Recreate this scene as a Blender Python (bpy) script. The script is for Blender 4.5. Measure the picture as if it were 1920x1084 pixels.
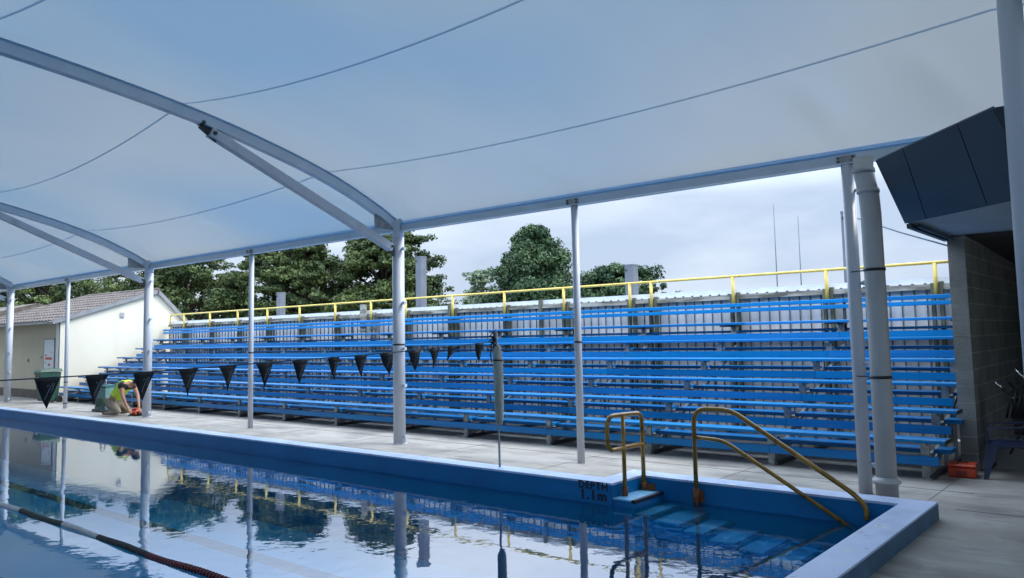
import bpy, bmesh, math, random
from mathutils import Vector, Matrix, noise
random.seed(7)
scene = bpy.context.scene
for o in list(bpy.data.objects): bpy.data.objects.remove(o)
col = scene.collection
R = math.radians

# ------------------------------------------------------------------ camera
yaw, pit, rol = R(39.9704), R(4.79103), R(-1.16174)
f = Vector((-math.sin(yaw)*math.cos(pit), math.cos(yaw)*math.cos(pit), math.sin(pit)))
r = Vector((math.cos(yaw), math.sin(yaw), 0)); u = r.cross(f)
r, u = math.cos(rol)*r+math.sin(rol)*u, -math.sin(rol)*r+math.cos(rol)*u
cd = bpy.data.cameras.new('camera'); cam = bpy.data.objects.new('camera', cd); col.objects.link(cam)
cam.matrix_world = Matrix(((r.x, u.x, -f.x, 0), (r.y, u.y, -f.y, 0), (r.z, u.z, -f.z, 1.7), (0, 0, 0, 1)))
cd.sensor_fit = 'HORIZONTAL'; cd.sensor_width = 36; cd.lens = 1475.2/1920*36
cd.shift_x = 0; cd.shift_y = -(542-508.93)/1920
cd.clip_start = 0.05; cd.clip_end = 2000
scene.camera = cam
scene.render.resolution_x = 1024; scene.render.resolution_y = 578

# ------------------------------------------------------------------ world, sun, exposure
SUN_EL, SUN_AZ = 50, 58            # azimuth clockwise from +Y (north)
w = bpy.data.worlds.new('World'); scene.world = w; w.use_nodes = True
nt = w.node_tree; nt.nodes.clear(); N = nt.nodes.new; L = nt.links.new
out = N('ShaderNodeOutputWorld'); bg = N('ShaderNodeBackground'); L(bg.outputs[0], out.inputs[0])
sky = N('ShaderNodeTexSky'); sky.sky_type = 'NISHITA'; sky.sun_disc = False
sky.sun_elevation = R(SUN_EL); sky.sun_rotation = R(SUN_AZ); sky.dust_density = 2.0; sky.air_density = 1.2
tc = N('ShaderNodeTexCoord'); sep = N('ShaderNodeSeparateXYZ'); L(tc.outputs['Generated'], sep.inputs[0])
mp = N('ShaderNodeMapping'); mp.inputs['Scale'].default_value = (1, 1, 3.6); mp.inputs['Location'].default_value = (0.3, 1.7, 0.2)
L(tc.outputs['Generated'], mp.inputs[0])
nz = N('ShaderNodeTexNoise'); nz.inputs['Scale'].default_value = 2.2; nz.inputs['Detail'].default_value = 6; nz.inputs['Roughness'].default_value = .52
L(mp.outputs[0], nz.inputs['Vector'])
cr = N('ShaderNodeValToRGB'); e = cr.color_ramp.elements
e[0].position = .40; e[0].color = (3.95, 4.85, 6.4, 1); e[1].position = .61; e[1].color = (6.2, 6.95, 8.1, 1)
m_ = e.new(.5); m_.color = (5.0, 5.85, 7.2, 1)
L(nz.outputs['Fac'], cr.inputs[0])
gr = N('ShaderNodeMapRange'); gr.inputs['From Min'].default_value = .17; gr.inputs['From Max'].default_value = .36
gr.inputs['To Min'].default_value = 1.0; gr.inputs['To Max'].default_value = 4.6
L(sep.outputs['Z'], gr.inputs['Value'])
vm = N('ShaderNodeVectorMath'); vm.operation = 'SCALE'; L(cr.outputs[0], vm.inputs[0]); L(gr.outputs[0], vm.inputs['Scale'])
mx = N('ShaderNodeMix'); mx.data_type = 'RGBA'; mx.inputs['Factor'].default_value = .86
L(sky.outputs[0], mx.inputs['A']); L(vm.outputs[0], mx.inputs['B'])
L(mx.outputs['Result'], bg.inputs[0]); bg.inputs[1].default_value = 0.1

sd = bpy.data.lights.new('sun', 'SUN'); so = bpy.data.objects.new('sun', sd); col.objects.link(so)
sd.energy = 1.5; sd.angle = R(14); sd.color = (1, .95, .87)
sv = Vector((math.sin(R(SUN_AZ))*math.cos(R(SUN_EL)), math.cos(R(SUN_AZ))*math.cos(R(SUN_EL)), math.sin(R(SUN_EL))))
so.rotation_euler = sv.to_track_quat('Z', 'Y').to_euler(); so.location = sv*60
scene.view_settings.view_transform = 'Standard'; scene.view_settings.look = 'None'
scene.view_settings.exposure = 0.55; scene.view_settings.gamma = 1
scene.render.engine = 'CYCLES'
scene.cycles.max_bounces = 10; scene.cycles.transparent_max_bounces = 24; scene.cycles.diffuse_bounces = 5
scene.cycles.transmission_bounces = 6; scene.cycles.glossy_bounces = 4

# ------------------------------------------------------------------ materials
def mat(name, c, rough=.6, var=.15, scale=4, bump=0, bscale=30, metal=0, c2=None, spec=.5, coords='Object', stretch=(1, 1, 1), lo=.35, hi=.65, detail=5, coat=0):
    m = bpy.data.materials.new(name); m.use_nodes = True; t = m.node_tree; b = t.nodes['Principled BSDF']
    b.inputs['Roughness'].default_value = rough; b.inputs['Metallic'].default_value = metal
    b.inputs['Specular IOR Level'].default_value = spec; b.inputs['Coat Weight'].default_value = coat
    tcn = t.nodes.new('ShaderNodeTexCoord'); mpn = t.nodes.new('ShaderNodeMapping'); mpn.inputs['Scale'].default_value = stretch
    t.links.new(tcn.outputs[coords], mpn.inputs[0])
    n = t.nodes.new('ShaderNodeTexNoise'); n.inputs['Scale'].default_value = scale; n.inputs['Detail'].default_value = detail
    t.links.new(mpn.outputs[0], n.inputs['Vector'])
    rp = t.nodes.new('ShaderNodeValToRGB'); el = rp.color_ramp.elements
    if c2 is None: c2 = [min(1, x*(1+var)) for x in c]; c = [x*(1-var) for x in c]
    el[0].position = lo; el[0].color = (*c, 1); el[1].position = hi; el[1].color = (*c2, 1)
    t.links.new(n.outputs['Fac'], rp.inputs[0]); t.links.new(rp.outputs[0], b.inputs['Base Color'])
    if bump:
        n2 = t.nodes.new('ShaderNodeTexNoise'); n2.inputs['Scale'].default_value = bscale; n2.inputs['Detail'].default_value = 6
        t.links.new(mpn.outputs[0], n2.inputs['Vector'])
        bp = t.nodes.new('ShaderNodeBump'); bp.inputs['Strength'].default_value = bump; bp.inputs['Distance'].default_value = .01
        t.links.new(n2.outputs['Fac'], bp.inputs['Height']); t.links.new(bp.outputs[0], b.inputs['Normal'])
    return m

def add_layer(m, c, scale, lo, hi, amount=1, stretch=(1, 1, 1), detail=6, kind='noise', loc=(0, 0, 0)):
    """mix another patchy colour over the base colour"""
    t = m.node_tree; b = t.nodes['Principled BSDF']; src = b.inputs['Base Color'].links[0].from_socket
    tcn = t.nodes.new('ShaderNodeTexCoord'); mpn = t.nodes.new('ShaderNodeMapping')
    mpn.inputs['Scale'].default_value = stretch; mpn.inputs['Location'].default_value = loc
    t.links.new(tcn.outputs['Object'], mpn.inputs[0])
    n = t.nodes.new('ShaderNodeTexNoise'); n.inputs['Scale'].default_value = scale; n.inputs['Detail'].default_value = detail
    t.links.new(mpn.outputs[0], n.inputs['Vector'])
    rg = t.nodes.new('ShaderNodeMapRange'); rg.inputs['From Min'].default_value = lo; rg.inputs['From Max'].default_value = hi
    rg.inputs['To Max'].default_value = amount
    t.links.new(n.outputs['Fac'], rg.inputs['Value'])
    x = t.nodes.new('ShaderNodeMix'); x.data_type = 'RGBA'
    t.links.new(rg.outputs[0], x.inputs['Factor']); t.links.new(src, x.inputs['A']); x.inputs['B'].default_value = (*c, 1)
    t.links.new(x.outputs['Result'], b.inputs['Base Color'])
    return m

M = {}
M['white'] = mat('white_paint_steel', (.50, .58, .66), .35, .05, 3, coat=.2)
M['post'] = mat('post_paint', (.50, .53, .58), .38, .06, 2, stretch=(1, 1, .3))
add_layer(M['post'], (.36, .37, .38), 6, .58, .75, .5, (1, 1, .25))
M['pipe'] = mat('grey_pvc', (.45, .46, .46), .42, .05, 3)
add_layer(M['pipe'], (.3, .31, .3), 5, .55, .75, .5, (1, 1, .3))
M['dark_steel'] = mat('dark_steel', (.03, .035, .04), .5, .2)
M['galv'] = mat('galvanised_steel', (.3, .31, .31), .5, .25, 12, metal=.5)
M['black'] = mat('black_plastic', (.012, .012, .014), .5, .2)
for nm, cc, c3 in (('blue', (.0, .17, .42), (.01, .19, .50)), ('blue_faded', (.006, .165, .44), (.03, .23, .52)), ('blue_deep', (.0, .135, .35), (.0, .16, .43))):
    M[nm] = mat(nm+'_plank_paint', cc, .32, .12, 1.3, stretch=(.5, 3, 3), bump=.06, bscale=20, spec=.28)
    add_layer(M[nm], c3, 9, .55, .7, .5, (.15, 4, 4))
    add_layer(M[nm], (.09, .14, .20), 14, .64, .74, .7, (.5, 2, 2))
    add_layer(M[nm], (.22, .26, .30), 25, .69, .74, .6, (.3, 1, 1), loc=(2, 7, 1))
M['yellow'] = mat('yellow_rail_paint', (.62, .46, .10), .45, .1, 4)
add_layer(M['yellow'], (.30, .2, .05), 8, .62, .72, .6)
M['gold'] = mat('worn_gold_rail', (.32, .18, .03), .33, .25, 7, metal=.3)
add_layer(M['gold'], (.05, .025, .01), 11, .56, .68, .7)
M['rust'] = mat('rusty_bracket', (.16, .06, .02), .8, .35, 20)
M['conc'] = mat('deck_concrete', (.26, .245, .215), .85, 0, 1.2, bump=.35, bscale=45, c2=(.35, .335, .30))
add_layer(M['conc'], (.15, .14, .13), .9, .50, .70, .8, (1, 2.4, 1))
add_layer(M['conc'], (.10, .095, .09), 1.7, .60, .70, .7, (.5, 2.0, 1), loc=(9, 3, 0))
add_layer(M['conc'], (.20, .185, .165), 7, .56, .7, .6, (.35, 2, 1))
add_layer(M['conc'], (.42, .41, .38), 3, .58, .75, .5, (1, 1, 1), loc=(5, 2, 0))
add_layer(M['conc'], (.11, .10, .09), 22, .64, .72, .5)
M['coping'] = mat('coping_paint', (.42, .53, .74), .5, .08, 2, bump=.2, bscale=25)
add_layer(M['coping'], (.55, .58, .64), 5, .63, .67, .8, loc=(1, 2, 3))
add_layer(M['coping'], (.10, .13, .2), 16, .67, .70, .8)
add_layer(M['coping'], (.22, .28, .45), 3, .5, .7, .5)
M['poolwall'] = mat('pool_wall_paint', (.0, .125, .33), .45, .10, 1.5, spec=.3)
add_layer(M['poolwall'], (.0, .13, .31), 3, .5, .7, .7, (1, 1, 3))
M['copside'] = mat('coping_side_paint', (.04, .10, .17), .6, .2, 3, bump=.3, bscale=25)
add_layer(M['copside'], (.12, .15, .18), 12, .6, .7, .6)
M['floor'] = mat('pool_floor_paint', (.06, .55, .80), .6, .12, .6)
M['tread'] = mat('step_tread_paint', (.14, .42, .66), .6, .12, 5)
add_layer(M['tread'], (.34, .55, .72), 10, .5, .7, .5, (.4, 2, 1))
M['grass'] = mat('grass', (.04, .07, .02), .9, .35, 3)
M['cream'] = mat('cream_wall', (.66, .61, .48), .85, .03, 1.2, bump=.2, bscale=60)
add_layer(M['cream'], (.50, .46, .37), 1.3, .52, .8, .4, (1, 1, .4))
M['beige'] = mat('beige_wall', (.50, .44, .33), .85, .05, 1.5)
M['plinth'] = mat('dark_plinth', (.12, .10, .085), .9, .2, 4)
M['tile'] = mat('roof_tile', (.10, .08, .068), .8, .3, 6, bump=.3, bscale=20)
add_layer(M['tile'], (.17, .15, .13), 5, .5, .7, .6)
M['gutter'] = mat('gutter_grey', (.22, .22, .22), .5, .1)
M['timber'] = mat('weathered_timber', (.13, .12, .095), .9, .3, 10, stretch=(.2, 1, 1))
add_layer(M['timber'], (.38, .37, .32), 6, .42, .62, .9, (.3, 2, 2))
M['timberp'] = mat('timber_post', (.10, .11, .075), .9, .3, 10, stretch=(1, 1, .2))
M['tin'] = mat('corrugated_tin', (.62, .62, .60), .45, .12, 5, stretch=(1, 1, .25))
add_layer(M['tin'], (.36, .37, .38), 4, .55, .75, .5, (1, 1, .2))
M['cap'] = mat('ridge_cap', (.7, .72, .75), .4, .06)
M['pillar'] = mat('grey_pillar', (.12, .135, .165), .7, .1, 5)
M['fascia'] = mat('navy_fascia', (.035, .06, .085), .5, .12, 2)
M['soffit'] = mat('soffit_board', (.32, .38, .42), .8, .06, 2)
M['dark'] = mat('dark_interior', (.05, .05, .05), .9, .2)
M['navy'] = mat('navy_plastic', (.02, .03, .075), .38, .15)
M['red'] = mat('red_plastic', (.50, .055, .02), .45, .15, 8)
M['redd'] = mat('dark_red_plastic', (.20, .02, .012), .5, .15, 8)
M['silver'] = mat('silver_metal', (.7, .7, .72), .25, .05, metal=.9)
M['green'] = mat('bin_green', (.02, .07, .045), .5, .15)
M['teal'] = mat('teal_plastic', (.035, .13, .12), .55, .2, 8)
M['grey'] = mat('grey_plastic', (.30, .31, .31), .6, .1)
M['rope'] = mat('rope', (.06, .09, .12), .8, .2)
M['ropew'] = mat('pale_rope', (.45, .5, .52), .8, .2)
M['ink'] = mat('dark_lettering', (.006, .012, .03), .7, .1)
M['scrib'] = mat('pale_print', (.26, .27, .30), .7, .1)
M['sleeve'] = mat('grey_green_sleeve', (.36, .38, .33), .9, .25, 12, stretch=(1, 1, .25), bump=.6, bscale=14)
M['skin'] = mat('skin', (.42, .22, .14), .6, .1)
M['hivis'] = mat('hivis_yellow', (.55, .72, .06), .8, .1, 15)
M['khaki'] = mat('khaki_cloth', (.28, .24, .18), .9, .15, 15)
M['darkcloth'] = mat('dark_cloth', (.015, .018, .025), .9, .2, 15)
M['boot'] = mat('grey_boot', (.12, .13, .14), .8, .2)
M['signw'] = mat('white_notice', (.62, .64, .66), .5, .05)
M['discw'] = mat('white_float', (.55, .56, .56), .4, .1)
M['discr'] = mat('red_float', (.12, .006, .014), .35, .2)
M['discb'] = mat('black_float', (.012, .02, .02), .4, .2)
M['trunk'] = mat('tree_bark', (.07, .055, .04), .95, .3, 8)

def block_mat():
    m = mat('concrete_block', (.19, .20, .19), .9, .12, 3, bump=.5, bscale=40)
    add_layer(m, (.10, .10, .085), 2, .5, .75, .6)
    t = m.node_tree; b = t.nodes['Principled BSDF']; src = b.inputs['Base Color'].links[0].from_socket
    tcn = t.nodes.new('ShaderNodeTexCoord'); s = t.nodes.new('ShaderNodeSeparateXYZ'); c = t.nodes.new('ShaderNodeCombineXYZ')
    t.links.new(tcn.outputs['Object'], s.inputs[0]); t.links.new(s.outputs['Y'], c.inputs[0]); t.links.new(s.outputs['Z'], c.inputs[1])
    br = t.nodes.new('ShaderNodeTexBrick'); t.links.new(c.outputs[0], br.inputs['Vector'])
    br.inputs['Scale'].default_value = 1; br.inputs['Brick Width'].default_value = .4; br.inputs['Row Height'].default_value = .2
    br.inputs['Mortar Size'].default_value = .008; br.inputs['Mortar Smooth'].default_value = .3
    br.inputs['Color1'].default_value = (1, 1, 1, 1); br.inputs['Color2'].default_value = (.85, .85, .85, 1); br.inputs['Mortar'].default_value = (1.7, 1.6, 1.5, 1)
    x = t.nodes.new('ShaderNodeMix'); x.data_type = 'RGBA'; x.blend_type = 'MULTIPLY'; x.inputs['Factor'].default_value = 1
    t.links.new(src, x.inputs['A']); t.links.new(br.outputs[0], x.inputs['B']); t.links.new(x.outputs['Result'], b.inputs['Base Color'])
    return m
M['block'] = block_mat()

def membrane_mat():
    m = bpy.data.materials.new('membrane_fabric'); m.use_nodes = True; t = m.node_tree; t.nodes.clear()
    o = t.nodes.new('ShaderNodeOutputMaterial'); d = t.nodes.new('ShaderNodeBsdfDiffuse'); tr = t.nodes.new('ShaderNodeBsdfTranslucent')
    g = t.nodes.new('ShaderNodeBsdfGlossy'); g.inputs['Roughness'].default_value = .32; g.inputs['Color'].default_value = (.8, .85, .9, 1)
    d.inputs['Color'].default_value = (.46, .58, .64, 1)
    tcn = t.nodes.new('ShaderNodeTexCoord'); n = t.nodes.new('ShaderNodeTexNoise'); n.inputs['Scale'].default_value = .22; n.inputs['Detail'].default_value = 1.2
    mpn = t.nodes.new('ShaderNodeMapping'); mpn.inputs['Scale'].default_value = (1, .7, 1); mpn.inputs['Location'].default_value = (3.1, 0, 0)
    t.links.new(tcn.outputs['Object'], mpn.inputs[0]); t.links.new(mpn.outputs[0], n.inputs['Vector'])
    rp = t.nodes.new('ShaderNodeValToRGB'); el = rp.color_ramp.elements
    el[0].position = .30; el[0].color = (.11, .165, .215, 1); el[1].position = .72; el[1].color = (.215, .22, .21, 1)
    t.links.new(n.outputs['Fac'], rp.inputs[0]); t.links.new(rp.outputs[0], tr.inputs['Color'])
    n3 = t.nodes.new('ShaderNodeTexNoise'); n3.inputs['Scale'].default_value = 1.6; n3.inputs['Detail'].default_value = 7; n3.inputs['Roughness'].default_value = .62
    mp3 = t.nodes.new('ShaderNodeMapping'); mp3.inputs['Scale'].default_value = (1.6, .35, 1); t.links.new(tcn.outputs['Object'], mp3.inputs[0]); t.links.new(mp3.outputs[0], n3.inputs['Vector'])
    r3 = t.nodes.new('ShaderNodeMapRange'); r3.inputs['From Min'].default_value = .3; r3.inputs['From Max'].default_value = .7; r3.inputs['To Min'].default_value = .975; r3.inputs['To Max'].default_value = 1.025
    t.links.new(n3.outputs['Fac'], r3.inputs['Value']); v3 = t.nodes.new('ShaderNodeVectorMath'); v3.operation = 'SCALE'
    t.links.new(rp.outputs[0], v3.inputs[0]); t.links.new(r3.outputs[0], v3.inputs['Scale']); t.links.new(v3.outputs[0], tr.inputs['Color'])
    a = t.nodes.new('ShaderNodeMixShader'); a.inputs[0].default_value = .50
    t.links.new(d.outputs[0], a.inputs[1]); t.links.new(tr.outputs[0], a.inputs[2])
    b = t.nodes.new('ShaderNodeMixShader'); b.inputs[0].default_value = .09
    t.links.new(a.outputs[0], b.inputs[1]); t.links.new(g.outputs[0], b.inputs[2])
    t.links.new(b.outputs[0], o.inputs[0]); return m
M['membrane'] = membrane_mat()
def seam_mat():
    m = bpy.data.materials.new('seam_strip'); m.use_nodes = True; t = m.node_tree; t.nodes.clear()
    o = t.nodes.new('ShaderNodeOutputMaterial'); d = t.nodes.new('ShaderNodeBsdfDiffuse'); tr = t.nodes.new('ShaderNodeBsdfTranslucent')
    d.inputs['Color'].default_value = (.22, .34, .50, 1); tr.inputs['Color'].default_value = (.62, .78, .9, 1)
    a = t.nodes.new('ShaderNodeMixShader'); a.inputs[0].default_value = .6
    t.links.new(d.outputs[0], a.inputs[1]); t.links.new(tr.outputs[0], a.inputs[2]); t.links.new(a.outputs[0], o.inputs[0]); return m
M['seam'] = seam_mat()

def water_mat():
    m = bpy.data.materials.new('pool_water'); m.use_nodes = True; t = m.node_tree; t.nodes.clear()
    o = t.nodes.new('ShaderNodeOutputMaterial'); tr = t.nodes.new('ShaderNodeBsdfTransparent'); g = t.nodes.new('ShaderNodeBsdfGlossy')
    tr.inputs['Color'].default_value = (.62, .92, 1.0, 1); g.inputs['Roughness'].default_value = .0; g.inputs['Color'].default_value = (.93, .96, 1, 1)
    fr = t.nodes.new('ShaderNodeFresnel'); fr.inputs['IOR'].default_value = 1.6
    mxs = t.nodes.new('ShaderNodeMixShader'); t.links.new(fr.outputs[0], mxs.inputs[0])
    df = t.nodes.new('ShaderNodeBsdfDiffuse'); df.inputs['Color'].default_value = (.0, .40, .68, 1)      # light scattered back by the body of water
    m0 = t.nodes.new('ShaderNodeMixShader'); m0.inputs[0].default_value = .07; t.links.new(tr.outputs[0], m0.inputs[1]); t.links.new(df.outputs[0], m0.inputs[2])
    t.links.new(m0.outputs[0], mxs.inputs[1]); t.links.new(g.outputs[0], mxs.inputs[2]); t.links.new(mxs.outputs[0], o.inputs[0])
    tcn = t.nodes.new('ShaderNodeTexCoord'); n = t.nodes.new('ShaderNodeTexNoise'); n.inputs['Scale'].default_value = 5.5; n.inputs['Detail'].default_value = 3
    n.inputs['Roughness'].default_value = .45
    t.links.new(tcn.outputs['Object'], n.inputs['Vector'])
    n2 = t.nodes.new('ShaderNodeTexNoise'); n2.inputs['Scale'].default_value = .45; n2.inputs['Detail'].default_value = 2
    t.links.new(tcn.outputs['Object'], n2.inputs['Vector'])
    rg = t.nodes.new('ShaderNodeMapRange'); rg.inputs['From Min'].default_value = .4; rg.inputs['From Max'].default_value = .65
    rg.inputs['To Min'].default_value = .25; rg.inputs['To Max'].default_value = 1.0
    t.links.new(n2.outputs['Fac'], rg.inputs['Value'])
    mu = t.nodes.new('ShaderNodeMath'); mu.operation = 'MULTIPLY'; t.links.new(n.outputs['Fac'], mu.inputs[0]); t.links.new(rg.outputs[0], mu.inputs[1])
    bp = t.nodes.new('ShaderNodeBump'); bp.inputs['Strength'].default_value = .16; bp.inputs['Distance'].default_value = .012
    t.links.new(mu.outputs[0], bp.inputs['Height']); t.links.new(bp.outputs[0], g.inputs['Normal']); t.links.new(bp.outputs[0], fr.inputs['Normal'])
    return m
M['water'] = water_mat()

def leaf_mat(name, a, b_):
    m = bpy.data.materials.new(name); m.use_nodes = True; t = m.node_tree; b = t.nodes['Principled BSDF']
    at = t.nodes.new('ShaderNodeAttribute'); at.attribute_name = 'tint'
    rp = t.nodes.new('ShaderNodeValToRGB'); el = rp.color_ramp.elements
    el[0].position = 0; el[0].color = (*a, 1); el[1].position = 1; el[1].color = (*b_, 1)
    t.links.new(at.outputs['Fac'], rp.inputs[0]); t.links.new(rp.outputs[0], b.inputs['Base Color'])
    b.inputs['Roughness'].default_value = .7; b.inputs['Specular IOR Level'].default_value = .25
    return m
M['leaf'] = leaf_mat('conifer_foliage', (.022, .042, .015), (.12, .16, .05))
M['leaf2'] = leaf_mat('broad_foliage', (.018, .045, .022), (.08, .13, .055))
M['leaf3'] = leaf_mat('pale_foliage', (.10, .15, .09), (.26, .32, .2))

# ------------------------------------------------------------------ mesh helpers
class MB:
    def __init__(s): s.v = []; s.f = []; s.sm = []
    def add(s, vs, fs, smooth=False):
        n = len(s.v); s.v += [tuple(p) for p in vs]; s.f += [tuple(i+n for i in q) for q in fs]; s.sm += [smooth]*len(fs); return s
    def box(s, x0, x1, y0, y1, z0, z1):
        return s.add([(x0, y0, z0), (x1, y0, z0), (x1, y1, z0), (x0, y1, z0), (x0, y0, z1), (x1, y0, z1), (x1, y1, z1), (x0, y1, z1)],
                     [(0, 3, 2, 1), (4, 5, 6, 7), (0, 1, 5, 4), (1, 2, 6, 5), (2, 3, 7, 6), (3, 0, 4, 7)])
    def cbox(s, x0, x1, y0, y1, z0, z1, c=.006):
        """box with chamfered edges along its longest (x) direction"""
        pr = [(y0+c, z0), (y1-c, z0), (y1, z0+c), (y1, z1-c), (y1-c, z1), (y0+c, z1), (y0, z1-c), (y0, z0+c)]
        vs = [(x0, a, b) for a, b in pr]+[(x1, a, b) for a, b in pr]
        fs = [(i, (i+1) % 8, 8+(i+1) % 8, 8+i) for i in range(8)]+[tuple(range(7, -1, -1)), tuple(range(8, 16))]
        return s.add(vs, fs)
    def bar(s, a, b, wd, ht, up=(0, 0, 1)):
        a = Vector(a); b = Vector(b); d = (b-a).normalized(); up = Vector(up)
        sx = d.cross(up)
        if sx.length < 1e-4: sx = d.cross(Vector((0, 1, 0)))
        sx.normalize(); sz = sx.cross(d).normalized()
        vs = [p+sx*i*wd/2+sz*j*ht/2 for p in (a, b) for i, j in ((-1, -1), (1, -1), (1, 1), (-1, 1))]
        return s.add(vs, [(0, 1, 2, 3), (7, 6, 5, 4), (0, 4, 5, 1), (1, 5, 6, 2), (2, 6, 7, 3), (3, 7, 4, 0)])
    def tube(s, pts, rad, n=12, cap=True):
        pts = [Vector(p) for p in pts]; rads = rad if isinstance(rad, (list, tuple)) else [rad]*len(pts)
        vs = []; prev = None
        for i, p in enumerate(pts):
            d = (pts[min(i+1, len(pts)-1)]-pts[max(i-1, 0)]).normalized()
            if prev is None:
                a = d.cross(Vector((0, 0, 1)) if abs(d.z) < .9 else Vector((1, 0, 0))).normalized()
            else:
                a = (prev-d*prev.dot(d)).normalized()
            prev = a; b = d.cross(a)
            vs += [p+(a*math.cos(2*math.pi*k/n)+b*math.sin(2*math.pi*k/n))*rads[i] for k in range(n)]
        fs = []
        for i in range(len(pts)-1):
            fs += [(i*n+k, i*n+(k+1) % n, (i+1)*n+(k+1) % n, (i+1)*n+k) for k in range(n)]
        s.add(vs, fs, True)
        if cap:
            m = len(s.v)-len(vs)
            s.f += [tuple(m+k for k in range(n-1, -1, -1)), tuple(m+(len(pts)-1)*n+k for k in range(n))]; s.sm += [False, False]
        return s
    def build(s, name, m, parent=None):
        me = bpy.data.meshes.new(name); me.from_pydata(s.v, [], s.f); me.update()
        bm = bmesh.new(); bm.from_mesh(me); bmesh.ops.recalc_face_normals(bm, faces=bm.faces); bm.to_mesh(me); bm.free()
        for p, q in zip(me.polygons, s.sm): p.use_smooth = q
        if m: me.materials.append(M[m] if isinstance(m, str) else m)
        o = bpy.data.objects.new(name, me); col.objects.link(o)
        if parent: o.parent = parent; o.matrix_parent_inverse = parent.matrix_world.inverted()
        return o

def tag(o, label=None, cat=None, group=None, kind=None):
    if label: o['label'] = label
    if cat: o['category'] = cat
    if group: o['group'] = group
    if kind: o['kind'] = kind
    return o
def empty(name, loc, label, cat, group=None):
    o = bpy.data.objects.new(name, None); col.objects.link(o); o.location = loc; o.empty_display_size = .2
    o.matrix_world = Matrix.Translation(loc)
    return tag(o, label, cat, group)
def arc(c, rad, a0, a1, ax, ay, n=6):
    c = Vector(c); ax = Vector(ax); ay = Vector(ay)
    return [c+ax*rad*math.cos(a0+(a1-a0)*i/n)+ay*rad*math.sin(a0+(a1-a0)*i/n) for i in range(n+1)]
def rounded(pts, rad, n=6):
    pts = [Vector(p) for p in pts]; o = [pts[0]]
    for i in range(1, len(pts)-1):
        a, b, c = pts[i-1], pts[i], pts[i+1]; rr = rad[i-1] if isinstance(rad, (list, tuple)) else rad
        p = b+(a-b).normalized()*rr; q = b+(c-b).normalized()*rr
        for k in range(n+1):
            t = k/n; o.append(p*(1-t)**2+b*2*t*(1-t)+q*t*t)
    o.append(pts[-1]); return o

# ------------------------------------------------------------------ ground, deck, pool
XL, XR, YN, YF, YR = -27.0, -2.0, -5.4, 7.1, 7.7     # pool inner faces; YR = back of step recess
XS = -4.64                                            # left end of recess
CW = .26                                              # coping width
WZ = -.08
def ring(name, z, m, outer, holes_rects):
    b = MB(); xs = sorted({outer[0], outer[1], *[h[0] for h in holes_rects], *[h[1] for h in holes_rects]})
    ys = sorted({outer[2], outer[3], *[h[2] for h in holes_rects], *[h[3] for h in holes_rects]})
    for i in range(len(xs)-1):
        for j in range(len(ys)-1):
            cx, cy = (xs[i]+xs[i+1])/2, (ys[j]+ys[j+1])/2
            if any(h[0] < cx < h[1] and h[2] < cy < h[3] for h in holes_rects): continue
            b.add([(xs[i], ys[j], z), (xs[i+1], ys[j], z), (xs[i+1], ys[j+1], z), (xs[i], ys[j+1], z)], [(0, 1, 2, 3)])
    return tag(b.build(name, m), kind='structure')
ring('ground', -.012, 'grass', (-900, 900, -900, 900), [(-40, 30, -12, 16)])
ring('deck', 0, 'conc', (-40, 30, -12, 16), [(XL-CW, XR+CW, YN-CW, YF+CW), (XS, XR+CW, YF, YR+CW)])
# joints cut in deck
jb = MB()
for x in [-24+2.2*i for i in range(13)]:
    jb.box(x, x+.006, YF+CW+.002+(.6 if x > -4.8 else 0), 12.9, .0015, .003)
jb.box(-1.7, 6, 8.45, 8.462, .0015, .003); jb.box(-1.7, 6, 4.9, 4.912, .0015, .003); jb.box(-26, -1.7, 9.35, 9.362, .0015, .003)
M['joint'] = mat('joint_filler', (.12, .115, .10), .9, .1)
tag(jb.build('deck_joint', 'joint'), kind='structure')
# coping (rim, rounded lip)
c = MB()
def cop(x0, x1, y0, y1): c.box(x0, x1, y0, y1, -.0, .15)
cop(XL-CW, XS, YF, YF+CW); cop(XL-CW, XL, YN, YF); cop(XL-CW, XR+CW, YN-CW, YN); cop(XR, XR+CW, YN, YR)
cop(XS-CW, XS, YF+CW, YR); cop(XS-CW, XR+CW, YR, YR+CW)
co = tag(c.build('coping', 'coping'), kind='structure')
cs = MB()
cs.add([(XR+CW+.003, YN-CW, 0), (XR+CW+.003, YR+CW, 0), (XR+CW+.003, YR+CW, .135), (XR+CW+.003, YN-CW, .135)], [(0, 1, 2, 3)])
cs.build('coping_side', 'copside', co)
# inner walls as thin sheets standing 3 mm proud of the coping faces
b = MB(); e3 = .003; ZB = -1.25; zt = .128
def wq(x0, y0, x1, y1): b.add([(x0, y0, ZB), (x1, y1, ZB), (x1, y1, zt), (x0, y0, zt)], [(0, 1, 2, 3)])
wq(XL+e3, YF-e3, XS+e3, YF-e3); wq(XS+e3, YF-e3, XS+e3, YR-e3); wq(XS+e3, YR-e3, XR-e3, YR-e3); wq(XR-e3, YR-e3, XR-e3, YN+e3)
wq(XR-e3, YN+e3, XL+e3, YN+e3); wq(XL+e3, YN+e3, XL+e3, YF-e3)
pw = tag(b.build('pool_wall', 'poolwall'), kind='structure')
lb = MB(); lb.box(XL+.01, XS+.002, YF-.02, YF-.004, -.078, -.05); lb.build('overflow_ledge', 'poolwall', pw)
fl = MB(); fl.box(XL, XR, YN, YR, ZB-.1, ZB+.15)
tag(fl.build('pool_floor', 'floor'), kind='structure')
ll = MB()
for y in (5.9, 3.4, .9, -1.6, -4.1): ll.box(XL+1.5, XR-1.5, y-.12, y+.12, ZB+.152, ZB+.156)
tag(ll.build('lane_line', 'ink'), kind='structure')
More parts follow.
